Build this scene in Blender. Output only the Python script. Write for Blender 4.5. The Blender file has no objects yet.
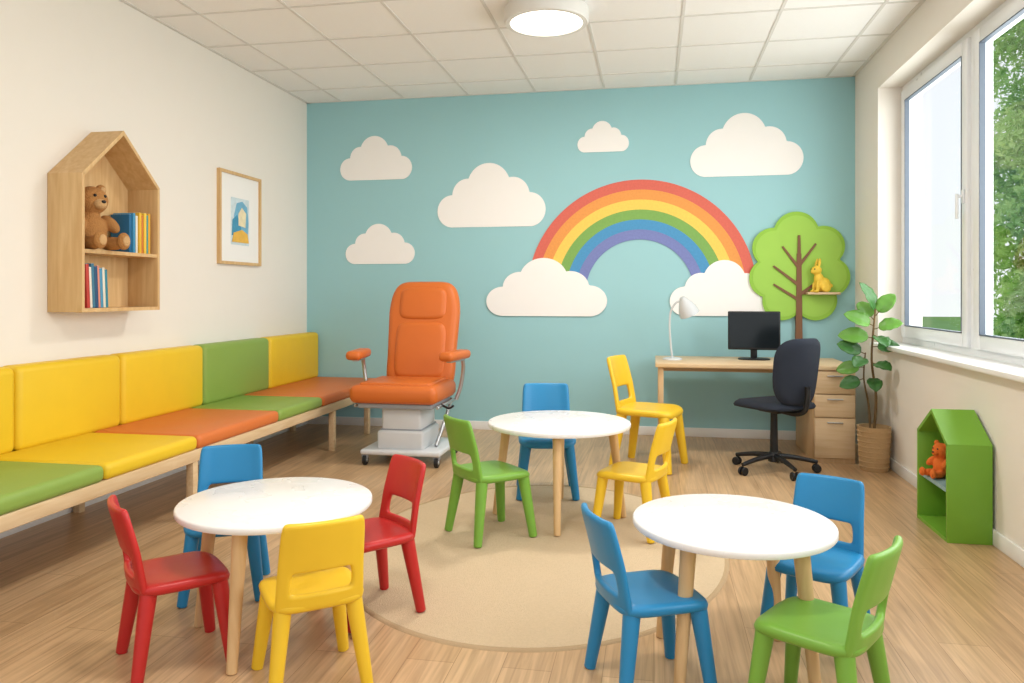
import bpy, bmesh, math, random
from mathutils import Vector, Matrix, Euler
random.seed(7)
R=math.radians
XL,XR,D,H=-3.16,1.604,6.58,2.969
YF=-0.8

# ---------------------------------------------------------------- materials
def lin(c):
    o=[]
    for v in c:
        v/=255.0
        o.append(v/12.92 if v<=0.04045 else ((v+0.055)/1.055)**2.4)
    return (o[0],o[1],o[2],1.0)
def mat(name,rgb,rough=0.5,metal=0.0,var=0.04,scale=8.0,bump=0.0,bscale=60.0,spec=0.4,emit=None,estr=0):
    m=bpy.data.materials.new(name); m.use_nodes=True
    nt=m.node_tree; b=nt.nodes['Principled BSDF']
    b.inputs['Roughness'].default_value=rough; b.inputs['Metallic'].default_value=metal
    b.inputs['Specular IOR Level'].default_value=spec
    c=lin(rgb)
    tc=nt.nodes.new('ShaderNodeTexCoord')
    n=nt.nodes.new('ShaderNodeTexNoise'); n.inputs['Scale'].default_value=scale
    nt.links.new(tc.outputs['Object'],n.inputs['Vector'])
    mx=nt.nodes.new('ShaderNodeMix'); mx.data_type='RGBA'
    nt.links.new(n.outputs['Fac'],mx.inputs[0])
    mx.inputs[6].default_value=tuple(min(1,x*(1-var)) for x in c[:3])+(1,)
    mx.inputs[7].default_value=tuple(min(1,x*(1+var)) for x in c[:3])+(1,)
    nt.links.new(mx.outputs[2],b.inputs['Base Color'])
    mr=nt.nodes.new('ShaderNodeMapRange'); mr.inputs['To Min'].default_value=max(0,rough-.06); mr.inputs['To Max'].default_value=min(1,rough+.06)
    nt.links.new(n.outputs['Fac'],mr.inputs['Value']); nt.links.new(mr.outputs[0],b.inputs['Roughness'])
    if bump>0:
        n2=nt.nodes.new('ShaderNodeTexNoise'); n2.inputs['Scale'].default_value=bscale; n2.inputs['Detail'].default_value=4
        nt.links.new(tc.outputs['Object'],n2.inputs['Vector'])
        bp=nt.nodes.new('ShaderNodeBump'); bp.inputs['Strength'].default_value=bump; bp.inputs['Distance'].default_value=0.01
        nt.links.new(n2.outputs['Fac'],bp.inputs['Height']); nt.links.new(bp.outputs['Normal'],b.inputs['Normal'])
    if emit:
        b.inputs['Emission Color'].default_value=lin(emit); b.inputs['Emission Strength'].default_value=estr
    return m
def wood(name,c1,c2,rough=0.45,axis=2,scale=6.0):
    m=bpy.data.materials.new(name); m.use_nodes=True
    nt=m.node_tree; b=nt.nodes['Principled BSDF']; b.inputs['Roughness'].default_value=rough
    b.inputs['Specular IOR Level'].default_value=0.3
    tc=nt.nodes.new('ShaderNodeTexCoord'); mp=nt.nodes.new('ShaderNodeMapping')
    s=[scale*4]*3; s[axis]=scale*0.35; mp.inputs['Scale'].default_value=s
    n=nt.nodes.new('ShaderNodeTexNoise'); n.inputs['Scale'].default_value=1.5; n.inputs['Detail'].default_value=6; n.inputs['Distortion'].default_value=0.6
    cr=nt.nodes.new('ShaderNodeValToRGB'); cr.color_ramp.elements[0].position=0.3; cr.color_ramp.elements[1].position=0.7
    cr.color_ramp.elements[0].color=lin(c1); cr.color_ramp.elements[1].color=lin(c2)
    nt.links.new(tc.outputs['Object'],mp.inputs[0]); nt.links.new(mp.outputs[0],n.inputs['Vector'])
    nt.links.new(n.outputs['Fac'],cr.inputs[0]); nt.links.new(cr.outputs[0],b.inputs['Base Color'])
    return m
M={}
M['wall']=mat('cream_wall_paint',(236,230,221),0.9,bump=0.04,bscale=180,var=0.01)
M['teal']=mat('teal_wall_paint',(157,203,209),0.85,bump=0.04,bscale=180,var=0.02,scale=2)
M['white']=mat('white_lacquer',(240,240,238),0.45,var=0.01)
M['pvc']=mat('window_pvc',(236,239,242),0.3,var=0.01)
M['gasket']=mat('window_gasket',(96,106,118),0.6)
M['ttop']=mat('table_laminate',(238,236,234),0.28,var=0.01)
M['oak']=wood('light_oak',(206,166,116),(222,188,140),axis=2)
M['oakY']=wood('light_oak_y',(206,174,132),(220,194,156),axis=1)
M['birch']=wood('birch',(206,176,136),(220,194,158),axis=0)
M['birchZ']=wood('birch_z',(192,158,116),(206,176,138),axis=2)
M['red']=mat('red_plastic',(188,42,40),0.35,bump=0.03,bscale=300)
M['yel']=mat('yellow_plastic',(234,192,46),0.36,bump=0.03,bscale=300)
M['blu']=mat('blue_plastic',(36,130,182),0.36,bump=0.03,bscale=300)
M['grn']=mat('green_plastic',(118,168,64),0.36,bump=0.03,bscale=300)
M['cyel']=mat('yellow_vinyl',(230,192,38),0.46,bump=0.08,bscale=120)
M['cgrn']=mat('green_vinyl',(136,164,74),0.46,bump=0.08,bscale=120)
M['corg']=mat('orange_vinyl',(212,116,56),0.46,bump=0.08,bscale=120)
M['medo']=mat('orange_leatherette',(204,106,42),0.42,bump=0.08,bscale=150)
M['metal']=mat('brushed_steel',(190,192,195),0.3,metal=0.9)
M['mbase']=mat('recliner_base_enamel',(214,217,220),0.35)
M['grey']=mat('grey_plastic',(150,154,160),0.5)
M['black']=mat('black_plastic',(26,27,30),0.45)
M['fabric']=mat('black_fabric',(34,40,52),0.9,bump=0.3,bscale=400)
M['screen']=mat('monitor_glass',(22,28,32),0.15)
M['house']=mat('green_lacquer',(118,170,54),0.4)
M['house2']=mat('blue_grey_board',(140,172,176),0.5)
M['pot']=mat('woven_beige_pot',(190,158,116),0.8,bump=0.6,bscale=90)
M['soil']=mat('soil',(66,46,32),0.95,bump=0.6)
M['leaf']=mat('glossy_leaf',(58,106,48),0.35,var=0.35,scale=5)
M['leaf2']=mat('young_leaf',(96,146,58),0.35,var=0.25,scale=5)
M['stem']=mat('plant_stem',(104,82,50),0.8)
M['bear']=mat('brown_plush',(184,130,74),0.95,bump=0.9,bscale=160,var=0.15,scale=40)
M['bearl']=mat('light_plush',(208,166,116),0.95,bump=0.8,bscale=160)
M['orgp']=mat('orange_plush',(228,116,44),0.9,bump=0.6,bscale=200)
M['toyy']=mat('yellow_toy',(240,200,70),0.55,var=0.1,scale=30)
M['crown']=mat('green_felt_board',(146,194,70),0.7,bump=0.05)
M['crown2']=mat('lime_felt_board',(160,204,86),0.7,bump=0.05)
M['trunk']=mat('brown_board',(128,90,64),0.7)
M['cloud']=mat('cloud_paint',(248,245,242),0.85,var=0.01)
M['lampw']=mat('lamp_rim',(226,224,220),0.4)
M['emit']=mat('lamp_diffuser',(255,250,240),0.5,emit=(255,246,232),estr=4)
M['paper']=mat('mat_board',(242,241,238),0.9,var=0.01)
M['grass']=mat('grass',(96,140,60),0.95,var=0.3,scale=1)

def foliage():
    m=bpy.data.materials.new('tree_foliage'); m.use_nodes=True
    nt=m.node_tree; b=nt.nodes['Principled BSDF']; b.inputs['Roughness'].default_value=0.7
    tc=nt.nodes.new('ShaderNodeTexCoord')
    v=nt.nodes.new('ShaderNodeTexNoise'); v.inputs['Scale'].default_value=3; v.inputs['Detail'].default_value=8
    cr=nt.nodes.new('ShaderNodeValToRGB')
    cr.color_ramp.elements[0].position=0.32; cr.color_ramp.elements[0].color=lin((136,188,92))
    cr.color_ramp.elements[1].position=0.68; cr.color_ramp.elements[1].color=lin((222,242,170))
    nt.links.new(tc.outputs['Object'],v.inputs['Vector']); nt.links.new(v.outputs['Fac'],cr.inputs[0]); nt.links.new(cr.outputs[0],b.inputs['Base Color'])
    tr=nt.nodes.new('ShaderNodeBsdfTranslucent'); nt.links.new(cr.outputs[0],tr.inputs['Color'])
    ms=nt.nodes.new('ShaderNodeMixShader'); ms.inputs[0].default_value=.5
    nt.links.new(b.outputs[0],ms.inputs[1]); nt.links.new(tr.outputs[0],ms.inputs[2]); nt.links.new(ms.outputs[0],nt.nodes['Material Output'].inputs[0])
    return m
M['fol']=foliage()
def floor_mat():
    m=bpy.data.materials.new('oak_plank_vinyl'); m.use_nodes=True
    nt=m.node_tree; b=nt.nodes['Principled BSDF']; b.inputs['Roughness'].default_value=0.30; b.inputs['Specular IOR Level'].default_value=0.45
    tc=nt.nodes.new('ShaderNodeTexCoord'); mp=nt.nodes.new('ShaderNodeMapping'); mp.inputs['Rotation'].default_value=(0,0,R(90))
    br=nt.nodes.new('ShaderNodeTexBrick'); br.inputs['Scale'].default_value=1.0
    br.inputs['Brick Width'].default_value=1.2; br.inputs['Row Height'].default_value=0.16; br.inputs['Mortar Size'].default_value=0.0012
    br.inputs['Color1'].default_value=lin((208,174,134)); br.inputs['Color2'].default_value=lin((194,159,119)); br.inputs['Mortar'].default_value=lin((156,122,86))
    br.offset=0.37
    nt.links.new(tc.outputs['Object'],mp.inputs[0]); nt.links.new(mp.outputs[0],br.inputs['Vector'])
    mp2=nt.nodes.new('ShaderNodeMapping'); mp2.inputs['Scale'].default_value=(26,1.1,1)
    n=nt.nodes.new('ShaderNodeTexNoise'); n.inputs['Scale'].default_value=1.6; n.inputs['Detail'].default_value=10; n.inputs['Distortion'].default_value=1.2
    nt.links.new(tc.outputs['Object'],mp2.inputs[0]); nt.links.new(mp2.outputs[0],n.inputs['Vector'])
    cr=nt.nodes.new('ShaderNodeValToRGB'); cr.color_ramp.elements[0].position=0.32; cr.color_ramp.elements[1].position=0.66
    cr.color_ramp.elements[0].color=(0.72,0.69,0.66,1); cr.color_ramp.elements[1].color=(1.06,1.06,1.06,1)
    nt.links.new(n.outputs['Fac'],cr.inputs[0])
    mx=nt.nodes.new('ShaderNodeMix'); mx.data_type='RGBA'; mx.blend_type='MULTIPLY'; mx.inputs[0].default_value=1
    nt.links.new(br.outputs['Color'],mx.inputs[6]); nt.links.new(cr.outputs[0],mx.inputs[7]); nt.links.new(mx.outputs[2],b.inputs['Base Color'])
    return m
M['floor']=floor_mat()
M['ceil']=mat('ceiling_tile',(246,244,242),0.95,var=0.02,scale=60,bump=0.08,bscale=150)
M['tbar']=mat('ceiling_tbar',(222,219,214),0.7,var=0.01)
M['rug']=mat('beige_rug',(208,186,154),0.98,var=0.10,scale=110,bump=0.6,bscale=220,spec=0.1)
M['rugedge']=mat('rug_binding',(180,155,122),0.98,bump=0.4,bscale=150,spec=0.1)
def glass():
    m=bpy.data.materials.new('window_glass'); m.use_nodes=True; nt=m.node_tree
    nt.nodes.remove(nt.nodes['Principled BSDF']); o=nt.nodes['Material Output']
    t=nt.nodes.new('ShaderNodeBsdfTransparent'); g=nt.nodes.new('ShaderNodeBsdfGlossy'); g.inputs['Roughness'].default_value=0.02
    x=nt.nodes.new('ShaderNodeMixShader'); x.inputs[0].default_value=0.05
    nt.links.new(t.outputs[0],x.inputs[1]); nt.links.new(g.outputs[0],x.inputs[2]); nt.links.new(x.outputs[0],o.inputs[0])
    return m
M['glass']=glass()

# ---------------------------------------------------------------- mesh helpers
def link(o,parent=None):
    bpy.context.scene.collection.objects.link(o)
    if parent: o.parent=parent
    return o
def group(name,loc=(0,0,0),rz=0,s=1,rx=0,ry=0,parent=None):
    e=bpy.data.objects.new(name,None); e.empty_display_size=0.1
    e.location=loc; e.rotation_euler=(R(rx),R(ry),R(rz)); e.scale=(s,s,s)
    return link(e,parent)
def finish(name,bm,m,parent=None,smooth=True,ang=40):
    bmesh.ops.recalc_face_normals(bm,faces=bm.faces[:])
    me=bpy.data.meshes.new(name); bm.to_mesh(me); bm.free()
    ms=m if isinstance(m,(list,tuple)) else [m]
    for x in ms: me.materials.append(x)
    if smooth:
        me.shade_smooth(); me.set_sharp_from_angle(angle=R(ang))
    return link(bpy.data.objects.new(name,me),parent)
def box(name,x0,x1,y0,y1,z0,z1,m,parent=None,bev=0.0,seg=2):
    bm=bmesh.new(); bmesh.ops.create_cube(bm,size=1)
    for v in bm.verts:
        v.co=Vector((x0+(v.co.x+.5)*(x1-x0),y0+(v.co.y+.5)*(y1-y0),z0+(v.co.z+.5)*(z1-z0)))
    if bev>0: bmesh.ops.bevel(bm,geom=bm.edges[:],offset=bev,segments=seg,profile=0.5,affect='EDGES',clamp_overlap=True)
    return finish(name,bm,m,parent,smooth=bev>0,ang=50)
def multibox(name,boxes,m,parent=None):
    bm=bmesh.new()
    for (x0,x1,y0,y1,z0,z1) in boxes:
        r=bmesh.ops.create_cube(bm,size=1)
        for v in r['verts']:
            v.co=Vector((x0+(v.co.x+.5)*(x1-x0),y0+(v.co.y+.5)*(y1-y0),z0+(v.co.z+.5)*(z1-z0)))
    return finish(name,bm,m,parent,smooth=False)
def cone(name,p0,p1,r0,r1,m,parent=None,seg=24,bev=True):
    p0=Vector(p0);p1=Vector(p1); d=p1-p0; L=d.length; q=d.to_track_quat('Z','Y').to_matrix()
    b=min(0.004,r0*.3,r1*.3) if bev else 0
    prof=[(0,0),(r0-b,0),(r0,b),(r1,L-b),(r1-b,L),(0,L)]
    bm=bmesh.new(); rings=[]
    for (r,z) in prof:
        if r==0: rings.append([bm.verts.new(p0+q@Vector((0,0,z)))])
        else: rings.append([bm.verts.new(p0+q@Vector((r*math.cos(2*math.pi*i/seg),r*math.sin(2*math.pi*i/seg),z))) for i in range(seg)])
    bridge(bm,rings,seg)
    return finish(name,bm,m,parent)
def bridge(bm,rings,seg):
    for a,b in zip(rings[:-1],rings[1:]):
        for i in range(seg):
            j=(i+1)%seg
            if len(a)==1 and len(b)==1: continue
            if len(a)==1: bm.faces.new((a[0],b[i],b[j]))
            elif len(b)==1: bm.faces.new((a[i],a[j],b[0]))
            else: bm.faces.new((a[i],a[j],b[j],b[i]))
def lathe(name,prof,m,parent=None,seg=48,center=(0,0,0),ang=40):
    bm=bmesh.new(); rings=[]; c=Vector(center)
    for (r,z) in prof:
        if r<=0: rings.append([bm.verts.new(c+Vector((0,0,z)))])
        else: rings.append([bm.verts.new(c+Vector((r*math.cos(2*math.pi*i/seg),r*math.sin(2*math.pi*i/seg),z))) for i in range(seg)])
    bridge(bm,rings,seg)
    return finish(name,bm,m,parent,ang=ang)
def pad(name,a,b,prof,n,m,parent=None,zfun=None,N=64,z0=0,bfun=None):
    bm=bmesh.new(); rings=[]
    for (r,z) in prof:
        ring=[]
        if r==0:
            zz=z0+z+(zfun(0,0) if zfun else 0); rings.append([bm.verts.new((0,0,zz))]); continue
        for i in range(N):
            t=2*math.pi*i/N; c,s=math.cos(t),math.sin(t)
            x=a*r*math.copysign(abs(c)**(2/n),c); y=b*r*math.copysign(abs(s)**(2/n),s)
            if bfun: y*=bfun(x)
            ring.append(bm.verts.new((x,y,z0+z+(zfun(x,y) if zfun else 0))))
        rings.append(ring)
    bridge(bm,rings,N)
    return finish(name,bm,m,parent,ang=60)
def sweep(name,pts,rad,m,parent=None,seg=14,sub=6):
    P=[Vector(p) for p in pts]
    Q=[]
    for i in range(len(P)-1):
        a=P[max(i-1,0)];b=P[i];c=P[i+1];d=P[min(i+2,len(P)-1)]
        for k in range(sub):
            t=k/sub
            Q.append(0.5*((2*b)+(c-a)*t+(2*a-5*b+4*c-d)*t*t+(3*b-a-3*c+d)*t**3))
    Q.append(P[-1])
    bm=bmesh.new(); rings=[]
    prev=None
    for i,p in enumerate(Q):
        d=(Q[min(i+1,len(Q)-1)]-Q[max(i-1,0)]).normalized()
        if prev is None:
            x=d.orthogonal().normalized()
        else:
            x=(prev-d*prev.dot(d)).normalized()
        prev=x; y=d.cross(x)
        r=rad(i/(len(Q)-1)) if callable(rad) else rad
        rings.append([bm.verts.new(p+(x*math.cos(2*math.pi*k/seg)+y*math.sin(2*math.pi*k/seg))*r) for k in range(seg)])
    rings=[[bm.verts.new(Q[0])]]+rings+[[bm.verts.new(Q[-1])]]
    bridge(bm,rings,seg)
    return finish(name,bm,m,parent)
def extr(name,pts,fn,m,parent=None,bev=0):
    bm=bmesh.new()
    f=[bm.verts.new(fn(a,b,0)) for a,b in pts]; g=[bm.verts.new(fn(a,b,1)) for a,b in pts]
    bm.faces.new(f); bm.faces.new(g[::-1]); n=len(pts)
    for i in range(n):
        j=(i+1)%n; bm.faces.new((f[i],g[i],g[j],f[j]))
    return finish(name,bm,m,parent,smooth=False)
def blob(name,parts,m,parent=None,vox=0.006,s=1.0):
    bm=bmesh.new()
    for p in parts:
        c,r=p[0],p[1]; rot=Euler(tuple(R(x) for x in (p[2] if len(p)>2 else (0,0,0)))).to_matrix().to_4x4()
        if not isinstance(r,(tuple,list)): r=(r,r,r)
        mtx=Matrix.Translation(Vector(c)*s)@rot@Matrix.Diagonal((r[0]*s,r[1]*s,r[2]*s,1))
        bmesh.ops.create_icosphere(bm,subdivisions=3,radius=1,matrix=mtx)
    o=finish(name,bm,m,parent)
    md=o.modifiers.new('remesh','REMESH'); md.mode='VOXEL'; md.voxel_size=vox; md.use_smooth_shade=True
    sm=o.modifiers.new('smooth','SMOOTH'); sm.factor=0.5; sm.iterations=3
    return o

# ---------------------------------------------------------------- room shell
box('floor',XL-.2,XR+.3,YF,D+.2,-.1,0,M['floor'])
cg=group('ceiling')
box('ceiling_tiles',XL-.2,XR+.3,YF,D+.2,H,H+.1,M['ceil'],cg)
bars=[]
x=XL+0.34
while x<XR: bars.append((x-.010,x+.010,YF,D,H-.004,H)); x+=0.6
y=D-0.42
while y>YF: bars.append((XL,XR,y-.010,y+.010,H-.0045,H)); y-=0.6
bars+= [(XL,XL+.025,YF,D,H-.006,H),(XR-.025,XR,YF,D,H-.006,H),(XL,XR,D-.025,D,H-.006,H)]
multibox('ceiling_grid_bars',bars,M['tbar'],cg)
box('wall_back',XL-.2,XR+.3,D,D+.2,0,H,M['teal'])
box('wall_left',XL-.2,XL,YF,D,0,H,M['wall'])
WY0,WY1,WZ0,WZ1=0.6,5.94,0.85,2.70
multibox('wall_right',[(XR,XR+.3,YF,D,0,WZ0-.03),(XR,XR+.3,YF,D,WZ1,H),(XR,XR+.3,WY1,D,WZ0-.03,WZ1),(XR,XR+.3,YF,WY0,WZ0-.03,WZ1)],M['wall'])
box('baseboard_back',XL+.014,XR-.014,D-.014,D,0,.075,M['white'],bev=.003)
box('baseboard_left',XL,XL+.014,YF,D,0,.075,M['white'],bev=.003)
box('baseboard_right',XR-.014,XR,YF,D,0,.075,M['white'],bev=.003)
box('trim_window_sill',XR-.06,XR+.19,WY0-.04,WY1,WZ0-.03,WZ0,M['white'],bev=.006)

fx0,fx1=XR+.165,XR+.235
def window(i,y0,y1):
    g=group('window_%d'%i)
    z0,z1=WZ0,WZ1; o=.055
    multibox('outer_frame',[(fx0,fx1,y0,y0+o,z0,z1),(fx0,fx1,y1-o,y1,z0,z1),(fx0,fx1,y0+o,y1-o,z0,z0+o),(fx0,fx1,y0+o,y1-o,z1-o,z1)],M['pvc'],g)
    a0,a1,b0,b1=y0+o-.012,y1-o+.012,z0+o-.012,z1-o+.012; w=.08; xx0=fx0-.022; xx1=fx1-.02
    for nm,bx in (('sash_side_a',(xx0,xx1,a0,a0+w,b0,b1)),('sash_side_b',(xx0,xx1,a1-w,a1,b0,b1)),('sash_bottom',(xx0,xx1,a0+w,a1-w,b0,b0+w)),('sash_top',(xx0,xx1,a0+w,a1-w,b1-w,b1))):
        box(nm,*bx,M['pvc'],g,bev=.006)
    c0,c1,d0,d1=a0+w,a1-w,b0+w,b1-w; t=.007; gx=xx0-.001
    multibox('gasket',[(gx,gx+.03,c0,c0+t,d0,d1),(gx,gx+.03,c1-t,c1,d0,d1),(gx,gx+.03,c0,c1,d0,d0+t),(gx,gx+.03,c0,c1,d1-t,d1)],M['gasket'],g)
    box('glass_pane',xx0+.035,xx0+.04,c0,c1,d0,d1,M['glass'],g)
    hy=a0+w*.5; hz=1.76
    box('handle_plate',xx0-.012,xx0,hy-.014,hy+.014,hz-.04,hz+.04,M['pvc'],g,bev=.004)
    box('handle_lever',xx0-.045,xx0-.03,hy-.011,hy+.011,hz-.13,hz+.015,M['pvc'],g,bev=.005)
    cone('handle_neck',(xx0-.035,hy,hz),(xx0-.01,hy,hz),.009,.009,M['pvc'],g)
window(1,4.68,5.94); window(2,3.38,4.68); window(3,2.06,3.38); window(4,0.6,2.06)

# ---------------------------------------------------------------- outside
box('lawn',2.2,60,-20,80,-1.2,-1.0,M['grass'])
def tree(x,y,s,rad=1.2,z0=.5,z1=6.5,n=12000,nl=34):
    g=group('garden_tree',(x,y,-1.0),s=s)
    cone('tree_trunk',(0,0,0),(0,0,2.4),.16,.1,M['stem'],g)
    verts=[];faces=[]
    lumps=[]
    for i in range(nl):
        a=random.uniform(0,6.28); lr=random.uniform(.40,.62); rr=(rad-lr)*math.sqrt(random.uniform(0,1)); lumps.append((rr*math.cos(a),rr*math.sin(a),z0+(z1-z0)*(i+random.random())/nl,lr))
    for i in range(n):
        lx,ly,lz,lr=random.choice(lumps)
        d=Vector((random.gauss(0,1),random.gauss(0,1),random.gauss(0,1))).normalized()*lr*random.uniform(.6,1.08)
        p=Vector((lx,ly,lz))+d
        u=Vector((random.gauss(0,1),random.gauss(0,1),random.gauss(0,1))).normalized(); v=u.orthogonal().normalized()
        a=random.uniform(.04,.08); b=a*.55; k=len(verts)
        verts+= [p-u*a,p+v*b,p+u*a,p-v*b]; faces.append((k,k+1,k+2,k+3))
    me=bpy.data.meshes.new('tree_crown'); me.from_pydata(verts,[],faces); me.materials.append(M['fol'])
    link(bpy.data.objects.new('tree_crown',me),g)
tree(5.60,11.6,1.0,1.28,.3,6.3,42000,60); tree(7.6,12.6,1.1,1.8,.5,6.5,24000,50); tree(5.6,8.6,1.0,1.4,.5,5.5,20000); tree(9.4,18.2,1.5,1.3,.5,6,16000,40); tree(5.2,5.6,1.0,1.3,.8,4.8,12000)

# ---------------------------------------------------------------- mural
def star_outline(circ,c,N=240,rect=None):
    pts=[]
    for i in range(N):
        t=2*math.pi*i/N; d=(math.cos(t),math.sin(t)); best=0
        for (x,y,r) in circ:
            ox,oy=c[0]-x,c[1]-y; b=ox*d[0]+oy*d[1]; q=b*b-(ox*ox+oy*oy-r*r)
            if q>=0: best=max(best,-b+math.sqrt(q))
        pts.append((c[0]+d[0]*best,c[1]+d[1]*best))
    return pts
def cloud(X,w,zb,zt,flip=1,off=.006,thick=.004):
    circ=[(-.36,.14,.14),(-.215,.275,.145),(-.02,.35,.20),(.20,.27,.155),(.355,.145,.145),(-.19,.14,.14),(0,.17,.17),(.19,.14,.14)]
    for k in range(25): circ.append((-.36+k*.03,.12,.12))
    sz=(zt-zb)/.55
    o=star_outline(circ,(0,.18),N=300)
    pts=[(X+flip*a*w,zb+b*sz) for a,b in o]
    return extr('cloud_mural',pts,lambda a,b,k:(a,D-off+thick*k,b),M['cloud'])
cloud(-2.487,.686,2.238,2.638); cloud(-1.417,.976,1.793,2.359); cloud(-2.448,.66,1.473,1.838)
cloud(-.431,.44,2.422,2.689); cloud(.753,.906,2.182,2.706)
cloud(-.926,1.06,1.007,1.514,off=.014,thick=.006); cloud(.56,.858,1.016,1.484,-1,off=.014,thick=.006)
rb=group('rainbow_mural',(-.125,D-.007,1.21))
cols=[(216,108,94),(232,156,84),(240,204,98),(128,172,92),(80,150,198),(122,132,188)]
R0,R1=.965,.455; bw=(R0-R1)/6
for i,c in enumerate(cols):
    ro=R0-i*bw; ri=ro-bw
    m=mat('rainbow_paint_%d'%(i+1),c,.85,var=0.12,scale=60)
    bm=bmesh.new(); N=96; A=[];B=[]
    for k in range(N+1):
        t=math.pi*k/N
        A.append([bm.verts.new((ro*math.cos(t),yy,ro*math.sin(t))) for yy in (0,.005)])
        B.append([bm.verts.new((ri*math.cos(t),yy,ri*math.sin(t))) for yy in (0,.005)])
    for k in range(N):
        bm.faces.new((A[k][0],A[k+1][0],B[k+1][0],B[k][0])); bm.faces.new((A[k][0],A[k][1],A[k+1][1],A[k+1][0])); bm.faces.new((B[k][0],B[k+1][0],B[k+1][1],B[k][1]))
    finish('band_%d'%(i+1),bm,m,rb,smooth=False)

tg=group('tree_wall_panel',(1.165,D-.002,1.41))
circ=[(-.02,.29,.175),(-.20,.17,.165),(.19,.18,.165),(-.225,-.08,.165),(.235,-.07,.16),(-.13,-.27,.155),(.13,-.26,.165),(0,0,.3)]
o=star_outline(circ,(0,0),N=300)
extr('crown_board',o,lambda a,b,k:(a,-.03+.03*k,b),M['crown'],tg)
extr('crown_inlay',[(a*.93,b*.93) for a,b in o],lambda a,b,k:(a,-.033+.004*k,b),M['crown2'],tg)
def strip(a,b,w0,w1,yo=.0):
    a=Vector((a[0],a[1]));b=Vector((b[0],b[1]));d=(b-a).normalized();n=Vector((-d.y,d.x))
    pts=[a+n*w0/2,a-n*w0/2,b-n*w1/2,b+n*w1/2]
    extr('branch',[(p.x,p.y) for p in pts],lambda x,z,k:(x,-.044-yo+(.044+yo)*k,z),M['trunk'],tg)
strip((0,-.70),(0,.12),.055,.035)
strip((0,-.02),(0,.27),.035,.018,.001)
strip((0,.0),(-.13,.18),.024,.014,.002); strip((0,.02),(.13,.2),.024,.014,.002)
strip((0,-.14),(-.2,.02),.026,.014,.003); strip((0,-.2),(.2,-.2+.0),.03,.02,.003)
strip((.0,-.22),(.18,-.08),.026,.014,.002); strip((0,-.26),(-.2,-.13),.026,.014,.002)
box('toy_ledge',.05,.30,-.13,-.03,-.215,-.195,M['birch'],tg,bev=.004)
an=group('yellow_rabbit_figurine',(1.33,D-.085,1.213),rz=205,s=1.2)
blob('body',[((-.012,0,.052),(.052,.04,.05)),((.02,0,.085),(.034,.03,.05),(0,15,0)),((.04,0,.148),(.036,.03,.031)),((.066,0,.138),(.016,.016,.013)),
  ((.028,.016,.198),(.010,.009,.034),(8,-12,0)),((.028,-.016,.198),(.010,.009,.034),(-8,-12,0)),
  ((.045,.02,.035),(.012,.011,.038)),((.045,-.02,.035),(.012,.011,.038)),((.055,.02,.008),(.02,.011,.009)),((.055,-.02,.008),(.02,.011,.009)),
  ((-.01,.034,.03),(.036,.016,.03)),((-.01,-.034,.03),(.036,.016,.03)),((-.068,0,.045),(.016,.016,.016))],M['toyy'],an,vox=.0035)
for s in (-1,1): blob('eye',[((.066,.018*s,.156),.005)],M['black'],an,vox=.0015)

# ---------------------------------------------------------------- bench
bx=-2.40
bg=group('upholstered_wall_bench')
bench_y0=0.9
box('front_rail',bx-.03,bx,bench_y0,D-.02,.305,.368,M['oakY'],bg,bev=.004)
box('seat_board',XL+.02,bx-.03,bench_y0,D-.02,.345,.366,M['oakY'],bg,bev=.003)
for i,y in enumerate((1.6,3.68,5.48,6.2)):
    box('leg_%d'%(i+1),bx-.045,bx-.002,y-.022,y+.022,0,.306,M['oakY'],bg,bev=.003)
    box('leg_back_%d'%(i+1),XL+.03,XL+.07,y-.022,y+.022,0,.35,M['oakY'],bg,bev=.003)
sy=[D-.02,5.26,4.60,3.70,3.0,2.2,1.45,bench_y0]; sc=['corg','cgrn','corg','cyel','cgrn','corg','cyel']
for i in range(7):
    box('seat_cushion_%d'%(i+1),XL+.10,bx+.004,sy[i+1]+.002,sy[i]-.002,.366,.442,M[sc[i]],bg,bev=.028,seg=5)
by=[D-.02,5.645,4.74,3.92,3.18,2.42,1.66,bench_y0]; bc=['cyel','cgrn','cyel','cyel','cyel','cyel','cgrn']
for i in range(7):
    box('back_cushion_%d'%(i+1),XL+.005,XL+.135,by[i+1]+.002,by[i]-.002,.43,.85,M[bc[i]],bg,bev=.036,seg=5)

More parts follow.
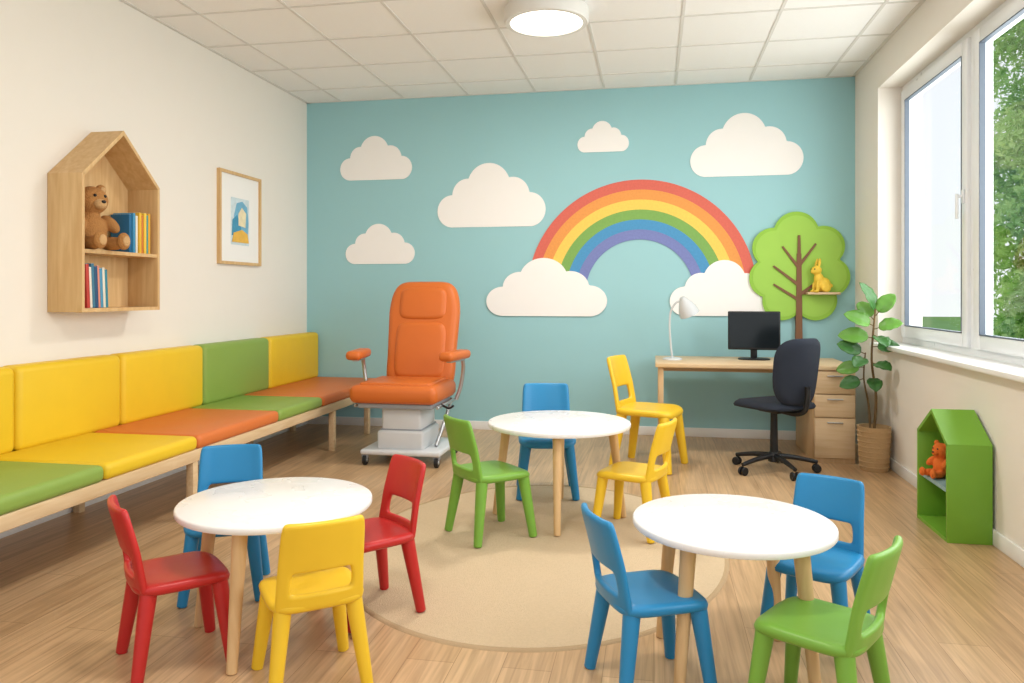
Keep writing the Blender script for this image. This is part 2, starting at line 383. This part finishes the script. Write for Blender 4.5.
# ---------------------------------------------------------------- children's chairs
def chair(c,X,Y,head,s=1.0,z=0.0):
    m=M[c]; g=group('childrens_chair',(X,Y,z),rz=head,s=s)
    prof=[(0,0),(.5,0),(.8,0),(.92,-.001),(.97,-.005),(1,-.014),(.985,-.027),(.93,-.034),(.6,-.034),(0,-.034)]
    def zf(x,y):
        d=-.007*max(0,1-(x*x+y*y)/.0196)
        if x>.07: d-=(x-.07)**2*2.2
        return d
    pad('seat',.148,.146,prof,4.6,m,g,zf,z0=.298)
    k=0
    for sx in (-1,1):
        for sy_ in (-1,1):
            k+=1
            cone('leg_%d'%k,(sx*.142-.004,sy_*.140,0),(sx*.104,sy_*.104,.283),.0185,.027,m,g)
    hs=[-.024,.006,.018,.030,.098,.112,.17,.232,.252]; ys=[-.128,-.108,-.090,-.074,0,.074,.090,.108,.128]
    bm=bmesh.new(); V={}
    for i,h in enumerate(hs):
        for j,y in enumerate(ys):
            yy=y*(1.03-.30*max(0,h))
            if i==len(hs)-1: yy*=.94
            if i in (3,4) and j in (2,6): yy*= (1.03 if i==3 else .97)
            V[i,j]=bm.verts.new((-.134-.17*h-.10*max(0,h-.12)+ .026*(y/.128)**2-.010,yy,.290+h))
    for i in range(len(hs)-1):
        for j in range(len(ys)-1):
            if i==3 and 2<=j<=5: continue
            bm.faces.new((V[i,j],V[i,j+1],V[i+1,j+1],V[i+1,j]))
    o=finish('backrest',bm,m,g)
    a=o.modifiers.new('s','SOLIDIFY'); a.thickness=.022; a.offset=0
    b=o.modifiers.new('ss','SUBSURF'); b.levels=2; b.render_levels=2
    return g
chair('red',-1.550,2.272,46)
chair('yel',-1.056,2.226,128)
chair('red',-1.065,2.735,229,1.01,z=.006)
chair('blu',-1.705,2.82,-66,1.02)
chair('grn',-.800,3.715,42,1.1,z=.006)
chair('blu',-.632,4.53,-80,1.17,z=.006)
chair('yel',-.108,3.90,160,1.05,z=.006)
chair('blu',-.012,2.385,25,1.0)
chair('blu',.552,2.800,242,.98)
chair('grn',.450,2.240,148,1.0)
chair('yel',-.03,5.40,-18,1.40)

# ---------------------------------------------------------------- round tables
def table(X,Y,rad,h,a0,z=0):
    g=group('round_childrens_table',(X,Y,z),rz=a0)
    lathe('table_top',[(0,h),(rad-.006,h),(rad-.002,h-.002),(rad,h-.006),(rad,h-.019),(rad-.004,h-.024),(rad-.012,h-.025),(0,h-.025)],M['ttop'],g,seg=96)
    for k in range(4):
        t=math.pi/2*k
        cone('leg_%d'%(k+1),(.90*rad*math.cos(t),.90*rad*math.sin(t),0),(.74*rad*math.cos(t),.74*rad*math.sin(t),h-.024),.017,.025,M['oak'],g)
        cone('leg_plate_%d'%(k+1),(.74*rad*math.cos(t),.74*rad*math.sin(t),h-.034),(.74*rad*math.cos(t),.74*rad*math.sin(t),h-.0245),.034,.034,M['oak'],g)
table(-1.316,2.50,.334,.472,1)
table(.247,2.54,.316,.475,52)
table(-.503,4.077,.3825,.510,-84.5,z=.006)

g=group('oval_rug',(-.545,3.62,0))
pad('rug_pile',.88,1.12,[(0,.004),(.5,.004),(.98,.004),(.985,.003),(.985,.0)],2,M['rug'],g,N=96)
pad('rug_binding',.88,1.12,[(.975,.0),(.977,.0045),(.985,.0055),(.995,.005),(1,.0)],2,M['rugedge'],g,N=96)

# ---------------------------------------------------------------- medical recliner
g=group('medical_recliner_chair',(-1.775,5.30,0))
box('seat_cushion',-.325,.315,-.30,.27,.435,.565,M['medo'],g,bev=.05,seg=5)
box('seat_top_pad',-.26,.25,-.25,.20,.55,.58,M['medo'],g,bev=.014,seg=3)
bk=group('backrest_pivot',(0.01,0.235,.50),rx=-13,parent=g)
def bw_(x):
    t=(x+.41)/.82
    return 1.0-.05*math.sin(math.pi*min(1,t/.62))*(1 if t<.62 else 0)-.10*max(0,(t-.62)/.38)**2
bs=group('back_shape',(0,.062,.41),parent=bk)
bs.rotation_euler=Matrix(((0,-1,0),(0,0,-1),(1,0,0))).to_euler()
pad('backrest',.42,.285,[(0,.055),(.5,.055),(.8,.055),(.9,.051),(.965,.038),(1,.01),(1,-.02),(.97,-.045),(.9,-.058),(0,-.058)],6,M['medo'],bs,bfun=bw_,N=96)
pad('backrest_lumbar_pad',.225,.205,[(0,.022),(.8,.022),(.92,.018),(1,.0),(1,-.02),(0,-.02)],6,M['medo'],group('lumbar_pivot',(-.13,0,.048),parent=bs))
pad('backrest_head_pad',.13,.195,[(0,.022),(.75,.022),(.9,.017),(1,.0),(1,-.02),(0,-.02)],5,M['medo'],group('head_pivot',(.235,0,.048),parent=bs))
box('backrest_shell',-.20,.20,.115,.135,.08,.72,M['grey'],bk,bev=.01)
for s in (-1,1):
    n='left' if s<0 else 'right'
    ar=group('arm_%s'%n,(s*.365,.0,0),rz=-s*8,parent=g)
    box('arm_pad',-.055,.055,-.17,.20,.725,.79,M['medo'],ar,bev=.028,seg=4)
    sweep('arm_support',[(0,.14,.735),(0,.17,.66),(-s*.02,.17,.52),(-s*.05,.15,.42)],.014,M['metal'],ar)
    box('arm_bracket',-.02,.02,-.1,.16,.712,.728,M['metal'],ar,bev=.004)
box('seat_frame',-.27,.27,-.25,.26,.40,.437,M['grey'],g,bev=.008)
for s in (-1,1):
    cone('side_tube_%s'%('a' if s<0 else 'b'),(s*.30,-.22,.41),(s*.30,.30,.41),.012,.012,M['metal'],g)
box('lift_housing',-.12,.17,-.18,.18,.22,.402,M['mbase'],g,bev=.02,seg=3)
box('lift_housing_lower',-.145,.195,-.205,.205,.10,.24,M['mbase'],g,bev=.02,seg=3)
box('housing_joint',-.125,.175,-.185,.185,.236,.25,M['grey'],g,bev=.003)
box('base_plate',-.25,.33,-.26,.30,.075,.112,M['mbase'],g,bev=.014,seg=3)
sweep('tilt_strut',[(.29,.2,.42),(.28,.05,.28),(.25,-.08,.12)],.013,M['metal'],g)
sweep('release_lever',[(.30,-.12,.42),(.36,-.14,.40),(.40,-.16,.42)],.008,M['black'],g)
for sx in (-1,1):
    for sy_ in (-1,1):
        px,py=.04+sx*.26,.02+sy_*.25
        cone('caster_wheel',(px-.014,py,.036),(px+.014,py,.036),.036,.036,M['black'],g)
        cone('caster_hub',(px-.017,py,.036),(px+.017,py,.036),.016,.016,M['metal'],g)
        box('caster_fork',px-.024,px+.024,py-.015,py+.015,.05,.085,M['grey'],g,bev=.005)

# ---------------------------------------------------------------- desk + drawers
g=group('office_desk')
dx0,dx1,dy0,dy1,dz=.01,1.40,5.70,6.42,.69
box('desktop',dx0,dx1,dy0,dy1,dz-.03,dz,M['birch'],g,bev=.004)
for nm,x,y in (('leg_front',dx0+.02,dy0+.03),('leg_back',dx0+.02,dy1-.07)):
    box(nm,x,x+.04,y,y+.04,0,dz-.029,M['birchZ'],g,bev=.003)
box('side_rail',dx0+.03,dx0+.05,dy0+.06,dy1-.06,dz-.09,dz-.029,M['birch'],g)
box('back_rail',dx0+.05,1.12,dy1-.06,dy1-.045,dz-.12,dz-.029,M['birch'],g)
cx0=1.115
box('drawer_carcass',cx0,dx1-.003,dy0+.02,dy1-.02,.0,dz-.029,M['birchZ'],g,bev=.002)
zz=[.035,.325,.49,.655]
for i in range(3):
    box('drawer_front_%d'%(i+1),cx0+.006,dx1-.008,dy0+.002,dy0+.021,zz[i]+.003,zz[i+1]-.004,M['birch'],g,bev=.003)
    zc=zz[i+1]-.035
    box('drawer_pull_%d'%(i+1),cx0+.09,dx1-.09,dy0-.010,dy0+.004,zc-.004,zc+.004,M['metal'],g,bev=.002)

g=group('computer_monitor',(.765,6.17,dz),rz=-4)
box('screen_housing',-.195,.195,-.012,.022,.075,.375,M['black'],g,bev=.008,seg=3)
box('screen_panel',-.183,.183,-.0135,-.011,.092,.363,M['screen'],g)
box('stand_neck',-.025,.025,.012,.03,.012,.16,M['black'],g,bev=.005)
pad('stand_base',.12,.085,[(0,.012),(.9,.012),(1,.008),(1,0),(0,0)],2.6,M['black'],g)
g=group('desk_lamp',(.14,6.05,dz))
M['lamps']=mat('lamp_grey_enamel',(200,203,204),0.35)
lathe('lamp_base',[(0,.018),(.05,.018),(.07,.012),(.075,.004),(.075,0),(0,0)],M['lamps'],g)
sweep('lamp_arm',[(0,0,.015),(-.012,0,.12),(-.02,0,.26),(-.012,0,.37),(.03,-.01,.445),(.08,-.015,.45)],.008,M['lamps'],g)
sh=group('shade_pivot',(.085,-.015,.46),rx=14,ry=-24,parent=g)
lathe('lamp_shade',[(0,.03),(.020,.028),(.030,.01),(.052,-.03),(.073,-.075),(.080,-.12),(.075,-.12),(.045,-.04),(.016,0),(0,0)],M['lamps'],sh)
blob('bulb',[((0,0,-.06),(.024,.024,.036))],M['paper'],sh,vox=.004)

# ---------------------------------------------------------------- office chair
g=group('office_chair',(.80,5.40,0),rz=128)
cone('gas_column',(0,0,.10),(0,0,.42),.028,.022,M['black'],g)
cone('hub',(0,0,.065),(0,0,.13),.04,.035,M['black'],g)
for k in range(5):
    t=2*math.pi*k/5+.3; c,s=math.cos(t),math.sin(t)
    sweep('base_arm_%d'%(k+1),[(c*.03,s*.03,.105),(c*.15,s*.15,.095),(c*.28,s*.28,.07)],lambda q:.02-.007*q,M['black'],g)
    px,py=c*.275,s*.275
    for w in (-1,1):
        ox,oy=-s*.016*w,c*.016*w
        cone('caster_%d'%(k+1),(px+ox*.5,py+oy*.5,.028),(px+ox*1.5,py+oy*1.5,.028),.028,.028,M['black'],g)
box('tilt_mechanism',-.09,.09,-.06,.06,.40,.44,M['black'],g,bev=.01)
pad('seat_cushion',.225,.23,[(0,.055),(.6,.055),(.85,.05),(.96,.035),(1,.018),(.97,.004),(.9,0),(0,0)],3.6,M['fabric'],g,lambda x,y:(-(x-.1)**2*1.0 if x>.1 else 0)-.01*max(0,1-(x*x+y*y)/.03),z0=.435)
sweep('back_support',[(-.08,0,.415),(-.20,0,.415),(-.27,0,.46),(-.285,0,.60)],.018,M['black'],g)
bk=group('backrest_pivot',(-.245,0,.69),parent=g)
bk.rotation_euler=(0,R(82),0)
pad('backrest',.225,.20,[(0,.03),(.5,.03),(.82,.027),(.95,.018),(1,.0),(.95,-.018),(.8,-.025),(0,-.025)],3.4,M['fabric'],bk,lambda x,y:1.6*y*y,bfun=lambda x:1.0-.25*x)
box('adjust_lever',.02,.04,-.2,-.05,.405,.415,M['black'],g,bev=.003)

# ---------------------------------------------------------------- plant
g=group('potted_rubber_plant',(1.475,5.555,0))
lathe('woven_pot',[(0,.0),(.085,0),(.09,.01),(.098,.12),(.104,.24),(.106,.285),(.108,.30),(.098,.30),(.095,.27),(0,.265)],M['pot'],g)
for k in range(8):
    z=.03+k*.034; r=.0905+z*.055
    lathe('pot_weave_%d'%(k+1),[(r,z-.006),(r+.005,z),(r,z+.006)],M['pot'],g)
lathe('soil',[(0,.272),(.05,.276),(.094,.268)],M['soil'],g)
stemA=[(0,0,.26),(.01,-.01,.5),(-.015,0,.75),(0,0,1.0),(.01,0,1.10)]
stemB=[(-.02,.01,.26),(-.03,.02,.45),(-.06,.02,.62),(-.055,.0,.8)]
sweep('stem_main',stemA,lambda q:.010-.005*q,M['stem'],g); sweep('stem_side',stemB,lambda q:.008-.004*q,M['stem'],g)
def leaf(p,az,el,L,W,m,curl=.5,idx=0,roll=50):
    bm=bmesh.new(); n=14; cols_=[-1,-.6,-.25,0,.25,.6,1]; V=[]
    Rm=Matrix.Rotation(R(az),3,'Z')@Matrix.Rotation(-R(el),3,'Y')@Matrix.Rotation(R(roll)*math.cos(R(az)),3,'X')
    for i in range(n+1):
        t=i/n; w=W*.5*(max(0,math.sin(math.pi*t**.9))**.62)*(1 if t<1 else 0)+.0015
        bend=-curl*L*t*t*.45; row=[]
        for c in cols_:
            zc=bend+abs(c)*w*.28+.003*math.sin(t*22)*abs(c)
            row.append(bm.verts.new(Vector(p)+Rm@Vector((L*t+.03,c*w,zc))))
        V.append(row)
    for i in range(n):
        for j in range(6): bm.faces.new((V[i][j],V[i][j+1],V[i+1][j+1],V[i+1][j]))
    o=finish('leaf_%d'%idx,bm,m,g,ang=80)
    s=o.modifiers.new('s','SOLIDIFY'); s.thickness=.002
    e=Vector(p)+Rm@Vector((.035,0,0)); sweep('petiole_%d'%idx,[p,e],.003,M['stem'],g,sub=1)
LV=[((.01,0,1.06),205,70,.21,.135,'leaf',70),((.01,0,1.05),-15,55,.16,.11,'leaf2',70),((.0,0,.98),190,28,.18,.12,'leaf2',60),((.0,0,.96),-30,20,.15,.105,'leaf2',60),
 ((0,0,.92),-75,-15,.14,.11,'leaf',0),((-.005,0,.90),178,8,.19,.12,'leaf2',60),((-.01,0,.84),-25,5,.14,.10,'leaf',60),((-.055,0,.79),182,25,.16,.115,'leaf',60),
 ((-.055,0,.77),235,-12,.14,.10,'leaf',40),((-.058,.01,.70),170,-5,.15,.10,'leaf2',60),((-.015,0,.73),-60,-5,.13,.10,'leaf',40),((-.06,.02,.62),195,-15,.14,.095,'leaf',60),((-.01,0,.64),-95,-25,.13,.095,'leaf',0),((.0,0,1.02),130,50,.15,.10,'leaf2',60)]
for i,(p,az,el,L,W,mm,rl) in enumerate(LV): leaf(p,az,el,L,W,M[mm],.45,i+1,rl)

# ---------------------------------------------------------------- house shelves
def house(name,loc,rz,dep,w,he,ha,t,m,shelves,mback,mshelf):
    g=group(name,loc,rz=rz); hw=w/2
    box('side_a',0,dep,-hw,-hw+t,0,he,m,g,bev=.0015); box('side_b',0,dep,hw-t,hw,0,he,m,g,bev=.0015)
    box('bottom',0,dep,-hw+t,hw-t,0,t,m,g)
    sl=math.atan2(ha-he,hw); tz=t/math.cos(sl)
    for s,nm in ((-1,'roof_a'),(1,'roof_b')):
        extr(nm,[(s*hw,he),(0,ha),(0,ha-tz),(s*(hw-t),he+t*math.tan(sl)-tz)],lambda a,b,k:(dep*(1-k),a,b),m,g)
    extr('back_panel',[(-hw+t/2,t/2),(hw-t/2,t/2),(hw-t/2,he),(0,ha-tz/2),(-hw+t/2,he)],lambda a,b,k:(.006*k+.001,a,b),mback,g)
    for i,z in enumerate(shelves): box('shelf_%d'%(i+1),.006,dep-.006,-hw+t,hw-t,z-t,z,mshelf,g)
    return g
M['oakD']=wood('shelf_oak',(204,164,112),(220,186,136),axis=2)
house('house_wall_shelf',(XL+.001,3.83,1.104),0,.21,.64,.735,1.02,.02,M['oakD'],[.335],M['oakD'],M['oakD'])
house('green_house_shelf',(XR-.015,4.205,0),180,.20,.43,.475,.615,.018,M['house'],[.255],M['house'],M['house2'])

def bear(name,loc,rz,s,mb,ml,vox):
    g=group(name,loc,rz=rz)
    P=[((0,0,.28),(.20,.24,.28)),((.03,0,.73),(.21,.23,.21)),((-.01,.18,.91),(.06,.08,.08)),((-.01,-.18,.91),(.06,.08,.08)),
       ((.10,.25,.40),(.19,.09,.095),(0,38,10)),((.10,-.25,.40),(.19,.09,.095),(0,38,-10)),((.26,.16,.10),(.24,.11,.10),(0,0,8)),((.26,-.16,.10),(.24,.11,.10),(0,0,-8)),
       ((.47,.19,.13),(.07,.10,.13)),((.47,-.19,.13),(.07,.10,.13)),((.0,0,.52),(.13,.14,.12))]
    blob('body',P,mb,g,vox=vox,s=s)
    blob('muzzle',[((.21,0,.67),(.09,.10,.08))],ml,g,vox=vox*.8,s=s)
    blob('nose',[((.295,0,.70),(.025,.035,.025))],M['black'],g,vox=vox*.4,s=s)
    for k in (-1,1):
        blob('eye',[((.215,k*.08,.79),.024)],M['black'],g,vox=vox*.4,s=s)
        blob('paw_pad',[((.53,k*.19,.13),(.02,.06,.08))],ml,g,vox=vox*.6,s=s)
        blob('ear_inner',[((.045,k*.18,.91),(.015,.045,.045))],ml,g,vox=vox*.5,s=s)
bear('teddy_bear',(-3.058,3.70,1.441),-14,.375,M['bear'],M['bearl'],.005)
bear('orange_plush_bear',(1.462,4.275,.257),205,.185,M['orgp'],M['orgp'],.0035)
def books(name,loc,spec,lean=0):
    g=group(name,loc); y=0
    for i,(t,h,dep,c) in enumerate(spec):
        m=mat('book_cover_%s_%d'%(name[:3],i),c,.6)
        bb=group('book_%d'%(i+1),(0,y,0),rx=lean,parent=g)
        box('cover',0,dep,0,t,0,h,m,bb,bev=.002); box('pages',.004,dep-.004,.003,t-.003,h-.001,h+.0006,M['paper'],bb)
        y+=t+.0015
    return g
books('picture_books',(XL+.03,3.95,1.440),[(.020,.225,.125,(40,106,150)),(.018,.235,.135,(66,146,190)),(.012,.22,.14,(238,236,226)),(.020,.24,.15,(230,180,56)),(.014,.225,.15,(206,120,60)),(.020,.24,.155,(236,196,70)),(.014,.23,.155,(74,150,150)),(.018,.24,.155,(226,170,50))])
books('story_books',(XL+.035,3.58,1.125),[(.022,.235,.15,(190,66,56)),(.016,.22,.15,(230,222,208)),(.02,.24,.15,(66,120,146)),(.022,.225,.15,(46,82,118)),(.014,.23,.15,(220,142,124)),(.02,.215,.15,(78,148,184)),(.018,.22,.15,(226,218,200)),(.018,.21,.15,(48,128,146))],lean=3)

g=group('framed_picture',(XL,5.40,1.777)); hw,hh,t=.30,.352,.022
multibox('frame',[(0,.028,-hw,-hw+t,-hh,hh),(0,.028,hw-t,hw,-hh,hh),(0,.028,-hw+t,hw-t,-hh,-hh+t),(0,.028,-hw+t,hw-t,hh-t,hh)],M['oakD'],g)
box('mat_board',.002,.012,-hw+t,hw-t,-hh+t,hh-t,M['paper'],g)
def art(nm,pts,c,x): extr(nm,pts,lambda a,b,k:(x-.003*k,a,b),mat('art_'+nm,c,.9,var=.2,scale=25),g)
art('ground',[(-.13,-.2),(.13,-.2),(.13,.16),(-.13,.16)],(206,222,228),.014)
art('blue_shape',[(-.10,-.12),(.11,-.12),(.12,-.02),(.10,.10),(.03,.14),(-.05,.12),(-.09,.02)],(118,178,208),.0155)
art('teal_shape',[(-.12,-.13),(.02,-.13),(.0,-.03),(-.05,.03),(-.11,-.01)],(74,150,184),.017)
art('cream_shape',[(-.03,-.05),(.07,-.06),(.08,.05),(.02,.09),(-.03,.04)],(234,222,186),.0185)
art('yellow_shape',[(-.12,-.18),(.12,-.18),(.10,-.11),(.02,-.08),(-.10,-.11)],(232,184,84),.0195)

# ---------------------------------------------------------------- lights
def area(name,loc,rot,sx,sy,e,col,parent=None,shape='RECTANGLE'):
    l=bpy.data.lights.new(name,'AREA'); l.shape=shape; l.size=sx; l.size_y=sy; l.energy=e; l.color=col
    o=bpy.data.objects.new(name,l); o.location=loc; o.rotation_euler=rot; return link(o,parent)
def clamp(x,y,e):
    g=group('round_ceiling_lamp',(x,y,H-.001))
    lathe('lamp_housing',[(0,0),(.255,0),(.26,-.01),(.26,-.085),(.253,-.095),(.225,-.097),(.222,-.085),(0,-.085)],M['lampw'],g,seg=64)
    lathe('lamp_diffuser',[(0,-.10),(.15,-.0985),(.215,-.092),(.223,-.088)],M['emit'],g,seg=64)
    area('lamp_light',(0,0,-.112),(0,0,0),.42,.42,e,(1,.945,.87),g,'DISK')
clamp(-.655,4.67,32); clamp(-.655,1.9,26); clamp(-.655,0,9)  # first lamp is in view; the other two are unseen, added for room light
area('window_daylight',(XR+.42,(WY0+WY1)/2,(WZ0+WZ1)/2+.05),(0,R(90),0),1.7,WY1-WY0-.2,142,(.96,.985,1))

w=bpy.data.worlds.new('sky'); bpy.context.scene.world=w; w.use_nodes=True
nt=w.node_tree; bgd=nt.nodes['Background']
tc=nt.nodes.new('ShaderNodeTexCoord'); sp=nt.nodes.new('ShaderNodeSeparateXYZ'); cr=nt.nodes.new('ShaderNodeValToRGB')
cr.color_ramp.elements[0].position=.0; cr.color_ramp.elements[0].color=(.92,.95,.97,1)
cr.color_ramp.elements[1].position=.9; cr.color_ramp.elements[1].color=(.84,.91,1,1)
nt.links.new(tc.outputs['Generated'],sp.inputs[0]); nt.links.new(sp.outputs['Z'],cr.inputs[0]); nt.links.new(cr.outputs[0],bgd.inputs[0])
bgd.inputs[1].default_value=1.1

cam=bpy.data.cameras.new('camera'); cam.lens=36*761/1024; cam.sensor_width=36; cam.shift_y=-(341.5-294)/1024
co=bpy.data.objects.new('camera',cam); co.location=(0,0,1.2); co.rotation_euler=(R(90),0,R(10.57)); link(co)
bpy.context.scene.camera=co
bpy.context.scene.view_settings.view_transform='Standard'
bpy.context.scene.view_settings.look='None'
